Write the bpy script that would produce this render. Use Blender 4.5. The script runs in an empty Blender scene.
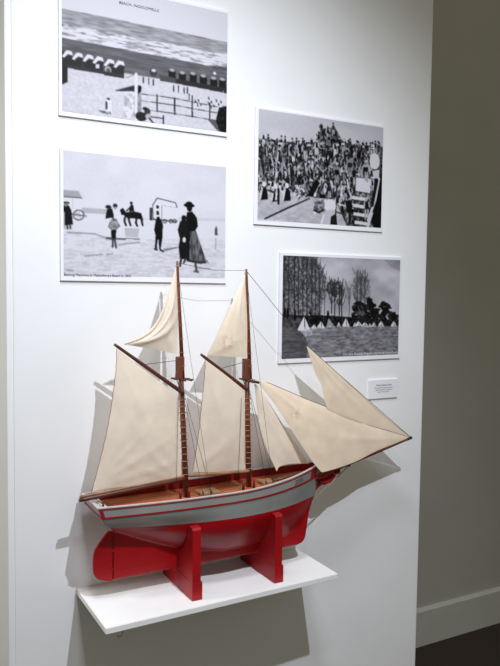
import bpy, bmesh, math, random
import numpy as np
from mathutils import Vector, Matrix
C = bpy.context.scene.collection
SC = bpy.context.scene
random.seed(4)

# ------------------------------------------------------------------ camera
FPX = 709.42
CAM = np.array([-.36734, -1.62651, 1.5])
PI_, YA, RO = .06056, .50001, .0128
Fv = np.array([math.sin(YA)*math.cos(PI_), math.cos(YA)*math.cos(PI_), -math.sin(PI_)])
Rv = np.cross(Fv, [0, 0, 1]); Rv /= np.linalg.norm(Rv)
Uv = np.cross(Rv, Fv)
Rv, Uv = Rv*math.cos(RO)+Uv*math.sin(RO), Uv*math.cos(RO)-Rv*math.sin(RO)
def at(x, y, Y):
    """a measured photo point turned into the real place on the plane at distance Y from the display wall"""
    d = Fv+Rv*(x-250)/FPX-Uv*(y-333)/FPX
    return Vector(CAM+d*(Y-CAM[1])/d[1])

cd = bpy.data.cameras.new('camera'); co = bpy.data.objects.new('camera', cd); C.objects.link(co)
cd.sensor_fit = 'VERTICAL'; cd.sensor_height = 36; cd.lens = FPX*36/666; cd.clip_start = .02
co.matrix_world = Matrix(((Rv[0], Uv[0], -Fv[0], CAM[0]), (Rv[1], Uv[1], -Fv[1], CAM[1]), (Rv[2], Uv[2], -Fv[2], CAM[2]), (0, 0, 0, 1)))
SC.camera = co
SC.view_settings.view_transform = 'Standard'

# ------------------------------------------------------------------ materials
def lin(c):
    return tuple(((v/255)/12.92 if v/255 <= .04045 else ((v/255+.055)/1.055)**2.4) for v in c)
def mat(name, rgb, rough=.5, spec=.3, var=.06, scale=30, bump=0, bscale=200, stretch=(1, 1, 1), trans=0, metal=0):
    m = bpy.data.materials.new(name); m.use_nodes = True
    nt = m.node_tree; b = nt.nodes['Principled BSDF']
    b.inputs['Roughness'].default_value = rough
    b.inputs['Specular IOR Level'].default_value = spec
    b.inputs['Metallic'].default_value = metal
    tc = nt.nodes.new('ShaderNodeTexCoord'); mp = nt.nodes.new('ShaderNodeMapping'); mp.inputs['Scale'].default_value = stretch
    nt.links.new(tc.outputs['Object'], mp.inputs['Vector'])
    n = nt.nodes.new('ShaderNodeTexNoise'); n.inputs['Scale'].default_value = scale; n.inputs['Detail'].default_value = 5
    nt.links.new(mp.outputs['Vector'], n.inputs['Vector'])
    r = nt.nodes.new('ShaderNodeValToRGB'); l = lin(rgb)
    r.color_ramp.elements[0].position = .3; r.color_ramp.elements[1].position = .7
    r.color_ramp.elements[0].color = (*[max(0, v*(1-var*2)) for v in l], 1)
    r.color_ramp.elements[1].color = (*[min(1, v*(1+var*2)) for v in l], 1)
    nt.links.new(n.outputs['Fac'], r.inputs['Fac']); nt.links.new(r.outputs['Color'], b.inputs['Base Color'])
    if bump:
        n2 = nt.nodes.new('ShaderNodeTexNoise'); n2.inputs['Scale'].default_value = bscale; n2.inputs['Detail'].default_value = 3
        nt.links.new(mp.outputs['Vector'], n2.inputs['Vector'])
        bp = nt.nodes.new('ShaderNodeBump'); bp.inputs['Strength'].default_value = bump; bp.inputs['Distance'].default_value = .002
        nt.links.new(n2.outputs['Fac'], bp.inputs['Height']); nt.links.new(bp.outputs['Normal'], b.inputs['Normal'])
    if trans:
        t = nt.nodes.new('ShaderNodeBsdfTranslucent'); mx = nt.nodes.new('ShaderNodeMixShader'); mx.inputs[0].default_value = trans
        nt.links.new(r.outputs['Color'], t.inputs['Color'])
        nt.links.new(b.outputs[0], mx.inputs[1]); nt.links.new(t.outputs[0], mx.inputs[2])
        nt.links.new(mx.outputs[0], nt.nodes['Material Output'].inputs['Surface'])
    return m
M = {}
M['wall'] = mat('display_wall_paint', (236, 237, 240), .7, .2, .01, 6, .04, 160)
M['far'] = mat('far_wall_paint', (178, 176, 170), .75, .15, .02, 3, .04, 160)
M['skirt'] = mat('skirting_paint', (196, 196, 188), .5, .3, .02, 8)
M['carpet'] = mat('carpet', (66, 58, 52), .95, .05, .3, 260, .6, 500)
M['shelf'] = mat('shelf_paint', (240, 240, 240), .45, .3, .015, 12)
M['board'] = mat('foam_board', (232, 233, 240), .6, .2, .01, 20)
M['board_edge'] = mat('foam_board_edge', (170, 168, 170), .8, .1, .05, 60)
M['red'] = mat('red_gloss_paint', (154, 7, 18), .36, .4, .08, 14, .03, 60)
M['redc'] = mat('red_cradle_paint', (154, 8, 18), .42, .4, .07, 14, .05, 60)
M['grey'] = mat('grey_topside_paint', (138, 141, 138), .4, .4, .05, 16, .02, 60)
M['trimred'] = mat('dark_red_trim', (150, 20, 36), .4, .4, .08, 30)
M['bulwark'] = mat('inner_bulwark_red', (124, 22, 20), .45, .3, .12, 30)
M['railw'] = mat('rail_white', (196, 186, 184), .4, .4, .06, 40)
M['mast'] = mat('varnished_mast', (108, 56, 38), .4, .4, .14, 30, 0, 1, (3, 3, .6))
M['spar'] = mat('dark_spar', (88, 46, 34), .4, .4, .14, 30)
M['boom'] = mat('pale_boom', (150, 112, 82), .45, .3, .14, 40)
M['rope'] = mat('rigging_line', (70, 60, 54), .9, .1, .1, 100)
M['hoop'] = mat('mast_hoop_cane', (166, 128, 100), .6, .2, .1, 60)
M['iron'] = mat('dark_iron', (44, 40, 40), .5, .4, .1, 60)
M['ink'] = mat('print_ink', (40, 40, 46), .8, .1, .02, 60)
M['inkw'] = mat('white_print', (226, 226, 234), .8, .1, .02, 60)
M['stay'] = mat('grey_stay_wire', (172, 160, 146), .7, .2, .08, 60)
M['hook'] = mat('pale_metal', (176, 176, 172), .35, .5, .05, 60)

def deck_mat():
    m = mat('planked_deck', (172, 96, 58), .4, .4, .12, 26, 0, 1, (.6, 3, 3))
    nt = m.node_tree; b = nt.nodes['Principled BSDF']
    w = nt.nodes.new('ShaderNodeTexWave'); w.wave_type = 'BANDS'; w.bands_direction = 'Y'; w.inputs['Scale'].default_value = 22
    tc = nt.nodes.new('ShaderNodeTexCoord'); nt.links.new(tc.outputs['Object'], w.inputs['Vector'])
    r = nt.nodes.new('ShaderNodeValToRGB'); r.color_ramp.elements[0].position = .02; r.color_ramp.elements[1].position = .12
    r.color_ramp.elements[0].color = (.35, .3, .28, 1); r.color_ramp.elements[1].color = (1, 1, 1, 1)
    nt.links.new(w.outputs['Fac'], r.inputs['Fac'])
    mx = nt.nodes.new('ShaderNodeMix'); mx.data_type = 'RGBA'; mx.blend_type = 'MULTIPLY'; mx.inputs['Factor'].default_value = 1
    src = b.inputs['Base Color'].links[0].from_socket
    nt.links.new(src, mx.inputs['A']); nt.links.new(r.outputs['Color'], mx.inputs['B']); nt.links.new(mx.outputs['Result'], b.inputs['Base Color'])
    return m
M['deck'] = deck_mat()
def sail_mat(name, rgb, stain=None):
    m = mat(name, rgb, .85, .1, .035, 22, .25, 900, trans=.22)
    nt = m.node_tree; b = nt.nodes['Principled BSDF']
    src = b.inputs['Base Color'].links[0].from_socket
    out = src
    if stain:                       # faint rust stain soaked in the cloth
        p, rad = stain
        tc = nt.nodes.new('ShaderNodeTexCoord')
        n = nt.nodes.new('ShaderNodeTexNoise'); n.inputs['Scale'].default_value = 110; n.inputs['Detail'].default_value = 4
        nt.links.new(tc.outputs['Object'], n.inputs['Vector'])
        d = nt.nodes.new('ShaderNodeVectorMath'); d.operation = 'DISTANCE'; d.inputs[1].default_value = p
        nt.links.new(tc.outputs['Object'], d.inputs[0])
        mr = nt.nodes.new('ShaderNodeMapRange'); mr.inputs['From Min'].default_value = rad; mr.inputs['From Max'].default_value = rad*.2
        nt.links.new(d.outputs['Value'], mr.inputs['Value'])
        r = nt.nodes.new('ShaderNodeMapRange'); r.inputs['From Min'].default_value = .44; r.inputs['From Max'].default_value = .6
        nt.links.new(n.outputs['Fac'], r.inputs['Value'])
        mu = nt.nodes.new('ShaderNodeMath'); mu.operation = 'MULTIPLY'
        nt.links.new(mr.outputs[0], mu.inputs[0]); nt.links.new(r.outputs[0], mu.inputs[1])
        mu2 = nt.nodes.new('ShaderNodeMath'); mu2.operation = 'MULTIPLY'; mu2.inputs[1].default_value = .6
        nt.links.new(mu.outputs[0], mu2.inputs[0])
        mx = nt.nodes.new('ShaderNodeMix'); mx.data_type = 'RGBA'
        nt.links.new(mu2.outputs[0], mx.inputs['Factor']); nt.links.new(src, mx.inputs['A']); mx.inputs['B'].default_value = (*lin((176, 118, 74)), 1)
        nt.links.new(mx.outputs['Result'], b.inputs['Base Color'])
    return m

# ------------------------------------------------------------------ mesh helpers
def obj(name, data, material, parent=None, smooth=False):
    """bmesh or mesh -> one linked object whose points are in world units (parents sit at the origin of the part)"""
    if isinstance(data, bmesh.types.BMesh):
        me = bpy.data.meshes.new(name); data.to_mesh(me); data.free()
    else:
        me = data
    o = bpy.data.objects.new(name, me); C.objects.link(o)
    for m in (material if isinstance(material, (list, tuple)) else [material]): me.materials.append(m)
    if smooth:
        for p in me.polygons: p.use_smooth = True
    if parent is not None:
        o.parent = parent; o.matrix_parent_inverse = root_inverse(parent)
    return o
def root_inverse(p):
    return Matrix.Translation(-p.location) if p.parent is None else Matrix.Identity(4)
def thing(name, label, cat, loc, group=None):
    o = bpy.data.objects.new(name, None); C.objects.link(o); o.location = loc; o.empty_display_size = .02
    o['label'] = label; o['category'] = cat
    if group: o['group'] = group
    return o
def struct(name, bm, m):
    o = obj(name, bm, m); o['kind'] = 'structure'; return o
def box(bm, a, b, bev=0):
    a, b = Vector(a), Vector(b)
    r = bmesh.ops.create_cube(bm, size=1, matrix=Matrix.Translation((a+b)/2) @ Matrix.Diagonal((*(b-a), 1)))
    if bev:
        es = list({e for v in r['verts'] for e in v.link_edges})
        bmesh.ops.bevel(bm, geom=es, offset=bev, segments=2, affect='EDGES', profile=.6)
    return bm
def tube(bm, pts, rad, seg=8, cap=True):
    """a round bar along pts; rad a number or one per point"""
    pts = [Vector(p) for p in pts]
    if not hasattr(rad, '__len__'): rad = [rad]*len(pts)
    rings = []
    for i, p in enumerate(pts):
        t = (pts[min(i+1, len(pts)-1)]-pts[max(i-1, 0)]).normalized()
        ref = Vector((0, 1, 0)) if abs(t.y) < .9 else Vector((1, 0, 0))
        a = t.cross(ref).normalized(); b = t.cross(a)
        rings.append([bm.verts.new(p+(a*math.cos(k*2*math.pi/seg)+b*math.sin(k*2*math.pi/seg))*rad[i]) for k in range(seg)])
    for r0, r1 in zip(rings, rings[1:]):
        for k in range(seg): bm.faces.new((r0[k], r0[(k+1) % seg], r1[(k+1) % seg], r1[k]))
    if cap: bm.faces.new(rings[0][::-1]); bm.faces.new(rings[-1])
    return bm
def prism(bm, prof, v):
    """flat outline prof (world points) pushed along v into a solid"""
    a = [bm.verts.new(Vector(p)) for p in prof]; b = [bm.verts.new(Vector(p)+Vector(v)) for p in prof]
    n = len(a)
    bm.faces.new(a[::-1]); bm.faces.new(b)
    for i in range(n): bm.faces.new((a[i], a[(i+1) % n], b[(i+1) % n], b[i]))
    bmesh.ops.recalc_face_normals(bm, faces=bm.faces[:]); return bm
def torus(bm, c, axis, R, r, seg=14, s2=5):
    axis = Vector(axis).normalized(); a = axis.orthogonal().normalized(); b = axis.cross(a); rings = []
    for i in range(seg):
        t = 2*math.pi*i/seg; d = a*math.cos(t)+b*math.sin(t)
        rings.append([bm.verts.new(Vector(c)+d*(R+r*math.cos(2*math.pi*k/s2))+axis*r*math.sin(2*math.pi*k/s2)) for k in range(s2)])
    for i in range(seg):
        for k in range(s2): bm.faces.new((rings[i][k], rings[(i+1) % seg][k], rings[(i+1) % seg][(k+1) % s2], rings[i][(k+1) % s2]))
    return bm
def NB(): return bmesh.new()
def text_mesh(body, size, align='LEFT', extrude=0):
    cu = bpy.data.curves.new('t', 'FONT'); cu.body = body; cu.size = size; cu.align_x = align; cu.extrude = extrude; cu.resolution_u = 2
    o = bpy.data.objects.new('t', cu); C.objects.link(o)
    dg = bpy.context.evaluated_depsgraph_get(); dg.update()
    me = bpy.data.meshes.new_from_object(o.evaluated_get(dg))
    bpy.data.objects.remove(o); return me

# ------------------------------------------------------------------ the setting
FLOOR = -.200; FAR = .9; XL, XR = -.076, 1.123
b = NB(); box(b, (XL, 0, FLOOR), (XR, .36, 3.0), .004); struct('wall_front', b, M['wall'])
b = NB(); box(b, (XL-.0135, .003, FLOOR), (XL+.001, .02, 3.0), .0025); struct('trim_1', b, M['wall'])
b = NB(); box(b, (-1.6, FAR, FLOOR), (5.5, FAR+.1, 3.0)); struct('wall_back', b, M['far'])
b = NB()
prism(b, [(-1.6, FAR, FLOOR), (-1.6, FAR-.022, FLOOR), (-1.6, FAR-.022, FLOOR+.170), (-1.6, FAR-.016, FLOOR+.177), (-1.6, FAR, FLOOR+.181)], (7.1, 0, 0))
struct('baseboard_back', b, M['skirt'])
b = NB(); box(b, (-3.5, -4, FLOOR-.05), (5.5, FAR+.1, FLOOR)); struct('floor', b, M['carpet'])

# ------------------------------------------------------------------ shelf
SZ = .7887; SX0, SX1, SD = .066, .675, .21
sh = thing('wall_shelf', 'long white floating wall shelf carrying the red ship cradle', 'shelf', (.37, 0, SZ-.016))
b = NB(); box(b, (0, -1, SZ-.014), (1, 0, SZ), 0)
for v in b.verts:           # the board sags a little out of square
    k, j = v.co.x > .5, v.co.y < -.5
    v.co.x = (.6735 if j else .677) if k else (.0675 if j else .0635)
    v.co.y = (-.2005 if k else -.218) if j else 0
    if not j: v.co.z += -.0025 if k else .003
bmesh.ops.bevel(b, geom=b.edges[:], offset=.0012, segments=2, affect='EDGES'); obj('shelf_board', b, M['shelf'], sh)
p = at(122.5, 631.5, -.197); p.z = SZ-.014
b = NB(); tube(b, [p, p+Vector((0, 0, -.016)), p+Vector((-.003, 0, -.021)), p+Vector((-.008, 0, -.022)), p+Vector((-.012, 0, -.017))], .0016, 8); obj('hook', b, M['hook'], sh, True)
# ------------------------------------------------------------------ the model ship: hull lines
YC = -.09; ZK, ZW, ZR = .838, .961, 1.022
def itp(x, tab):
    xs = [t[0] for t in tab]; ys = [t[1] for t in tab]
    return float(np.interp(x, xs, ys))
def sm(t): t = min(1, max(0, t)); return t*t*(3-2*t)
def xs_(z): return itp(z, [(ZK, .1225), (.952, .1225), (.961, .112), (.972, .098), (.985, .086), (1.0, .0775), (1.03, .068)])
def xe_(z): return itp(z, [(ZK, .622), (.841, .632), (.846, .639), (.855, .643), (.87, .6455), (.918, .653), (.945, .662), (.964, .6695), (.985, .678), (1.0, .6835), (1.022, .691)])
def bmax(z): return itp(z, [(ZK, .0065), (.852, .0075), (.865, .013), (.88, .027), (.895, .042), (.91, .0545), (.925, .064), (.94, .071), (.961, .077), (.98, .0795), (1.0, .081), (1.03, .081)])
def half(u, z):
    B = bmax(z); tk = min(B, .0045)
    bs = tk+(.062-tk)*sm((z-.95)/.045) if z > .95 else tk
    hi = sm((z-.87)/.13)
    if u < .54:
        n = 1.25+.95*hi; g = 1-((.54-u)/.54)**n
        g = g**(1.7-.7*hi)
        return bs+(B-bs)*g
    n = 1.7+.45*hi; g = 1-((u-.54)/.46)**n
    g = g**(1.25-.25*hi)
    return tk+(B-tk)*g
half_top = half
def rabbet(u): return itp(u, [(0, .95), (.05, .94), (.12, .923), (.22, .903), (.32, .886), (.42, .872), (.52, .862), (.75, .862), (.88, .868), (.95, .885), (1, .93)])
def half(u, z):
    if z >= ZW: return half_top(u, z)
    w = half_top(u, ZW); zr = rabbet(u); tk = .0065 if z < .86 else .006
    tk = min(tk, w)
    if z <= zr: return tk
    s = (z-zr)/(ZW-zr); mid = math.sin(math.pi*min(1, max(0, u)))
    return tk+(w-tk)*math.sin(math.pi/2*s)**(1.15-.55*mid)
def sheer(u): return ZR+.026*max(0, (u-.5)/.5)**1.7+.002*max(0, (.3-u)/.3)
def hull_at(x, z):
    u = (x-xs_(z))/(xe_(z)-xs_(z)); return half(min(1, max(0, u)), z)
LOW = [ZK+(ZW-ZK)*k/40 for k in range(41)]
UPF = [.18, .36, .5, .62, .68, .88, .96, 1.0]
NU = 72
US = [i/(NU-1) for i in range(NU)]
US = [.5-.5*math.cos(math.pi*(.12+.76*u)) for u in US]; US = [(u-US[0])/(US[-1]-US[0]) for u in US]
def hp(u, lev, side, off=0):
    """a point of the shell: lev < len(LOW) by height, above that as a fraction between waterline and rail"""
    if lev < len(LOW): z = zn = LOW[lev]
    else:
        fr = UPF[lev-len(LOW)]; zn = ZW+fr*(ZR-ZW); z = ZW+fr*(sheer(u)-ZW)
    x = xs_(zn)+u*(xe_(zn)-xs_(zn))
    return Vector((x, YC+side*(half(u, zn)+off), z))
NL = len(LOW)+len(UPF)

ship = thing('model_sailing_ship', 'two-masted model sailing ship with red and grey hull and cream sails on the shelf', 'model ship', (.37, YC, ZK))
b = NB(); G = {}
for s in (-1, 1):
    for i, u in enumerate(US):
        for l in range(NL): G[s, i, l] = b.verts.new(hp(u, l, s))
def face(vs, mi):
    try:
        f = b.faces.new(vs); f.material_index = mi; f.smooth = True; return f
    except ValueError: pass
for s in (-1, 1):
    for i in range(NU-1):
        for l in range(NL-1):
            mi = 0 if l < len(LOW)-1 else 1
            q = [G[s, i, l], G[s, i+1, l], G[s, i+1, l+1], G[s, i, l+1]]
            face(q if s < 0 else q[::-1], mi)
for l in range(NL-1):
    mi = 0 if l < len(LOW)-1 else 1
    for i in (0, NU-1):
        f = face([G[-1, i, l], G[1, i, l], G[1, i, l+1], G[-1, i, l+1]], mi)
        if f: f.smooth = False
for i in range(NU-1): face([G[-1, i, 0], G[1, i, 0], G[1, i+1, 0], G[-1, i+1, 0]], 0)
bmesh.ops.recalc_face_normals(b, faces=b.faces[:])
hull = obj('hull', b, [M['red'], M['grey']], ship)

def strip(l0, l1, off, m, name, parent, u0=0, u1=1, deep=None):
    """a painted band standing a hair proud of the planking on both sides and round the transom"""
    b = NB(); path = []
    us = [u for u in US if u0 <= u <= u1]
    for u in us: path.append((u, -1))
    rows = []
    for s in (-1, 1):
        r = []
        for u in us:
            def P(f, o):
                zn = ZW+f*(ZR-ZW); z = ZW+f*(sheer(u)-ZW)
                return Vector((xs_(zn)+u*(xe_(zn)-xs_(zn)), YC+s*(half(u, zn)+o), z))
            r.append([b.verts.new(P(l0, -.001)), b.verts.new(P(l0, off)), b.verts.new(P(l1, off)), b.verts.new(P(l1, -.001))])
        for a, c in zip(r, r[1:]):
            for k in range(3): b.faces.new((a[k], c[k], c[k+1], a[k+1]))
        rows.append(r)
    if u0 == 0:        # round the transom
        e = []
        for s, r in ((-1, rows[0]), (1, rows[1])):
            for k in (1, 2): e.append(b.verts.new(r[0][k].co+Vector((-off, 0, 0))))
        b.faces.new((e[0], e[2], e[3], e[1]))
        b.faces.new((e[0], e[1], rows[0][0][2], rows[0][0][1])); b.faces.new((e[2], rows[1][0][1], rows[1][0][2], e[3]))
    bmesh.ops.recalc_face_normals(b, faces=b.faces[:])
    return obj(name, b, m, parent)
strip(.628, .68, .002, M['trimred'], 'wale', hull)
strip(.935, .96, .001, M['trimred'], 'sheer_strake', hull)
# red corner posts at the transom and the bow end of the name board
for s in (-1, 1):
    def P(u, f, o):
        zn = ZW+f*(ZR-ZW); return Vector((xs_(zn)+u*(xe_(zn)-xs_(zn)), YC+s*(half(u, zn)+o), ZW+f*(sheer(u)-ZW)))
    for ua, ub in ((.002, .014), (.925, .965)):
        b = NB()
        A = [b.verts.new(P(*q, .0026)) for q in ((ua, .65), (ub, .65), (ub, .93), (ua, .93))]
        B_ = [b.verts.new(P(*q, -.001)) for q in ((ua, .65), (ub, .65), (ub, .93), (ua, .93))]
        b.faces.new(A); b.faces.new(B_[::-1])
        for k in range(4): b.faces.new((A[k], A[(k+1) % 4], B_[(k+1) % 4], B_[k]))
        bmesh.ops.recalc_face_normals(b, faces=b.faces[:]); obj('corner_post', b, M['trimred'], hull)
# white rail cap, ring all round
b = NB(); secs = []
def rail_pt(u, s, o, dz): 
    x = xs_(ZR)+u*(xe_(ZR)-xs_(ZR)); return Vector((x, YC+s*max(.0005, half(u, ZR)+o), sheer(u)+dz))
ring = [(u, -1) for u in US]+[(u, 1) for u in US[::-1]]
for u, s in ring:
    c = [rail_pt(u, s, .0018, 0), rail_pt(u, s, .0018, .0024), rail_pt(u, s, -.0045, .0024), rail_pt(u, s, -.0045, 0)]
    dx = -.002 if u == 0 else 0
    for k in (0, 1): c[k].x += dx
    if u == 0:
        c[2].x += .006; c[3].x += .006
    if u == 1: 
        for k in (0, 1): c[k].x += .003
    secs.append([b.verts.new(v) for v in c])
for i in range(len(secs)):
    a, c = secs[i], secs[(i+1) % len(secs)]
    for k in range(4): b.faces.new((a[k], c[k], c[(k+1) % 4], a[(k+1) % 4]))
bmesh.ops.recalc_face_normals(b, faces=b.faces[:]); obj('rail', b, M['railw'], hull)
# inner bulwark and deck
DK = .02
b = NB(); rows = {}
for s in (-1, 1):
    rows[s] = []
    for u in US:
        uu = .008+u*.975
        x = xs_(ZR)+uu*(xe_(ZR)-xs_(ZR)); h = max(.0008, half(uu, ZR)-.004)
        rows[s].append([b.verts.new((x, YC+s*h, sheer(uu)+.001)), b.verts.new((x, YC+s*h, sheer(uu)-DK))])
    for a, c in zip(rows[s], rows[s][1:]): b.faces.new((a[0], c[0], c[1], a[1]))
a, c = rows[-1][0], rows[1][0]; b.faces.new((a[0], c[0], c[1], a[1]))
obj('bulwark', b, M['bulwark'], ship)
b = NB(); pr = None
for u in US:
    uu = .008+u*.975
    x = xs_(ZR)+uu*(xe_(ZR)-xs_(ZR)); h = max(.0008, half(uu, ZR)-.004); z = sheer(uu)-DK+.001
    row = [b.verts.new((x, YC+h*k, z+.0015*(1-k*k))) for k in (-1, -.5, 0, .5, 1)]
    if pr:
        for k in range(4): b.faces.new((pr[k], row[k], row[k+1], pr[k+1]))
    pr = row
bmesh.ops.recalc_face_normals(b, faces=b.faces[:]); obj('deck', b, M['deck'], ship)
def deckz(x):
    u = (x-xs_(ZR))/(xe_(ZR)-xs_(ZR)); return sheer(u)-DK+.002
# hatches, cleats on the deck
for x0, x1, w in ((.335, .385, .022), (.505, .54, .016)):
    b = NB(); box(b, (x0, YC-w, deckz(x0)-.002), (x1, YC+w, deckz(x0)+.009), .0015); obj('hatch', b, M['boom'], ship)
b = NB(); box(b, (.0805, YC-.05, deckz(.09)-.003), (.099, YC+.05, deckz(.09)+.014), .002); obj('stern_locker', b, M['railw'], ship)
b = NB(); tube(b, [(.09, YC-.035, deckz(.09)+.013), (.09, YC-.035, deckz(.09)+.02), (.088, YC-.032, deckz(.09)+.022)], .0022, 8); obj('cleat', b, M['iron'], ship)
for (px, py) in ((215, 494.5), (202, 494), (213, 493)):
    p = at(px, py, YC-.05); p.z = deckz(p.x)+.001
    b = NB(); tube(b, [p, p+Vector((0, 0, .007))], .0014, 8); tube(b, [p+Vector((-.006, 0, .006)), p+Vector((.006, 0, .007))], .0013, 8); obj('cleat', b, M['iron'], ship)

# rudder with pintles
pr = [(113.2, 531), (108.2, 531.2), (104.6, 535), (99.5, 542), (94.8, 549.6), (93.1, 556), (92.7, 563), (92.9, 570), (93.6, 574.2), (95.4, 577.3), (98.6, 579.3), (106, 580.4), (112.4, 580.3)]
pts = [at(*q, YC) for q in pr]; pts[0].x = pts[-1].x = .1215
b = NB(); prism(b, [p+Vector((0, -.0045, 0)) for p in pts], (0, .009, 0))
bmesh.ops.bevel(b, geom=[e for e in b.edges if abs((e.verts[0].co-e.verts[1].co).y) < 1e-6], offset=.0015, segments=2, affect='EDGES')
rud = obj('rudder', b, M['red'], ship)
for z in (.905, .862):
    b = NB(); box(b, (.116, YC-.0062, z-.002), (.126, YC+.0062, z+.002), .0008); obj('pintle', b, M['redc'], rud)
# beakhead: red carved scroll under the bowsprit
b = NB()
for s in (-1, 1):
    pts = [at(302, 481, YC)+Vector((0, s*.012, 0)), at(311, 478.5, YC)+Vector((0, s*.008, 0)), at(320, 477.5, YC)+Vector((0, s*.005, 0)), at(328, 473.5, YC)+Vector((0, s*.004, 0)), at(334, 469.5, YC)+Vector((0, s*.003, 0)), at(338.5, 468.8, YC)+Vector((0, s*.002, 0)), at(338.3, 472.2, YC)+Vector((0, s*.002, 0)), at(335, 473.2, YC)+Vector((0, s*.002, 0))]
    tube(b, pts, [.004, .0055, .006, .0062, .0058, .005, .0045, .0035], 8)
    pts = [at(318, 481.5, YC)+Vector((0, s*.006, 0)), at(323, 482, YC)+Vector((0, s*.004, 0)), at(329, 479.5, YC)+Vector((0, s*.003, 0)), at(334, 474.5, YC)+Vector((0, s*.002, 0))]
    tube(b, pts, [.004, .0075, .007, .005], 8)
prism(b, [at(312, 494, YC)+Vector((0, -.003, 0)), at(318, 487, YC)+Vector((0, -.003, 0)), at(323, 483, YC)+Vector((0, -.003, 0)), at(333, 474, YC)+Vector((0, -.003, 0)), at(330, 472, YC)+Vector((0, -.003, 0)), at(316, 476, YC)+Vector((0, -.003, 0)), at(308, 484, YC)+Vector((0, -.003, 0))], (0, .006, 0))
obj('beakhead', b, M['red'], ship, False)
# ship name on the bow strake
me = text_mesh('ZOTA', .0125, 'CENTER')
fr = .79; un = .845
zn = ZW+fr*(ZR-ZW)
for v in me.vertices:
    u = un+(v.co.x*.9)/(xe_(zn)-xs_(zn))
    f = fr+(v.co.y-.0042)/(ZR-ZW)
    z = ZW+f*(sheer(u)-ZW); zz = ZW+f*(ZR-ZW)
    v.co = Vector((xs_(zz)+u*(xe_(zz)-xs_(zz)), YC-half(u, zz)-.0012, z))
obj('ship_name', me, M['iron'], hull)

# ------------------------------------------------------------------ spars
def lp(a, c, t): return a+(c-a)*t
def mast(base, head, tbase, ttop, nh, hy0, hy1):
    pb, ph = at(*base, YC), at(*head, YC)
    d = (ph-pb)/(ph.z-pb.z); foot = pb+d*(deckz(pb.x)-pb.z)
    b = NB(); tube(b, [foot, lp(foot, ph, .5), ph], [.0068, .0065, .006], 12); m_ = obj('lower_mast', b, M['mast'], ship, True)
    b = NB(); bx = ph+Vector((0, 0, -.025)); box(b, bx+Vector((-.0085, -.0085, -.026)), bx+Vector((.0085, .0085, .026)), .002); obj('masthead', b, M['mast'], m_)
    tb, tt = at(*tbase, YC-.004), at(*ttop, YC)
    b = NB(); tube(b, [tb, lp(tb, tt, .5), lp(tb, tt, .965), tt], [.0052, .0044, .0030, .0022], 10); t_ = obj('topmast', b, M['mast'], ship, True)
    b = NB(); tube(b, [lp(tb, tt, .955), lp(tb, tt, .965)], .005, 10); obj('cap', b, M['hoop'], t_)
    for k in range(nh):
        y = hy0+(hy1-hy0)*k/(nh-1); z = at(base[0], y, YC).z; c = pb+d*(z-pb.z)
        b = NB(); torus(b, c, (d.x+.1*random.uniform(-1, 1), .1*random.uniform(-1, 1), 1), .0083, .0009); obj('mast_hoop', b, M['hoop'], m_, True)
    for k in range(7):
        c = lp(tb, tt, .12+.115*k); b = NB(); torus(b, c, tt-tb, .0068-.0004*k, .0006); obj('luff_ring', b, M['hoop'], t_, True)
    return foot, ph, tb, tt
mf, mh, mtb, mtt = mast((185.6, 480), (180.0, 357), (182.8, 380), (177.2, 261), 12, 399, 474)
ff, fh, ftb, ftt = mast((248.6, 472), (246.6, 359), (250, 379), (246.3, 269), 14, 398, 468)
def spar(name, a, c, r0, r1, m, parent=ship):
    b = NB(); tube(b, [a, lp(a, c, .05), lp(a, c, .5), lp(a, c, .95), c], [r0*.8, r0, (r0+r1)/2*1.08, r1, r1*.8], 10); return obj(name, b, m, parent, True)
mb0, mb1 = at(79.2, 500.3, -.110), at(184.5, 478.6, -.101)
gm0, gm1 = at(114.3, 344.3, -.101), at(183.8, 393.6, -.099)
fb0, fb1 = at(188.5, 475.6, -.107), at(249, 471, -.101)
gf0, gf1 = at(200.8, 354.3, -.101), at(247.2, 389.8, -.099)
spar('boom', mb0, mb1, .0052, .0045, M['spar']); bm2 = spar('boom_batten', at(80, 496.8, -.108), at(184, 476.2, -.100), .0036, .003, M['boom'])
spar('gaff', gm0, gm1, .0036, .0048, M['spar'])
spar('boom', fb0, fb1, .0042, .004, M['boom'])
spar('gaff', gf0, gf1, .0036, .0046, M['spar'])
tip = at(411, 437.6, -.1); heel = at(300, 473.2, YC); 
d = (tip-at(357, 459.5, -.095)).normalized(); heel = tip-d*((tip.x-.585)/d.x)
b = NB(); tube(b, [heel, lp(heel, tip, .3), lp(heel, tip, .7), lp(heel, tip, .985), tip], [.0072, .0072, .0058, .0036, .003], 10); bsp = obj('bowsprit', b, M['mast'], ship, True)
b = NB(); tube(b, [lp(heel, tip, .965), lp(heel, tip, 1.004)], [.0046, .0044], 10); obj('bowsprit_cap', b, M['iron'], bsp, True)
# crosstrees
for (ax, ay), ct in ((((173, 378.8), (192.4, 379.6)), mh), (((241.5, 379), (258.4, 383)), fh)):
    a_, c_ = at(*ax, YC), at(*ay, YC-.006)
    b = NB(); tube(b, [a_+Vector((0, -.004, 0)), c_+Vector((0, -.004, 0))], .0022, 6); tube(b, [a_+Vector((0, .012, 0)), c_+Vector((0, .016, 0))], .0022, 6)
    mid = lp(a_, c_, .5); tube(b, [mid+Vector((-.006, -.03, 0)), mid+Vector((-.006, .03, 0))], .002, 6); tube(b, [mid+Vector((.009, -.03, 0)), mid+Vector((.009, .03, 0))], .002, 6)
    obj('crosstree', b, M['spar'], ship, True)
p0, p1 = at(266, 483, -.09), at(304, 472.4, -.09)
b = NB(); tube(b, [p0, lp(p0, p1, .5), p1], [.0055, .006, .0052], 10); obj('deck_spar', b, M['spar'], ship, True)
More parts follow.
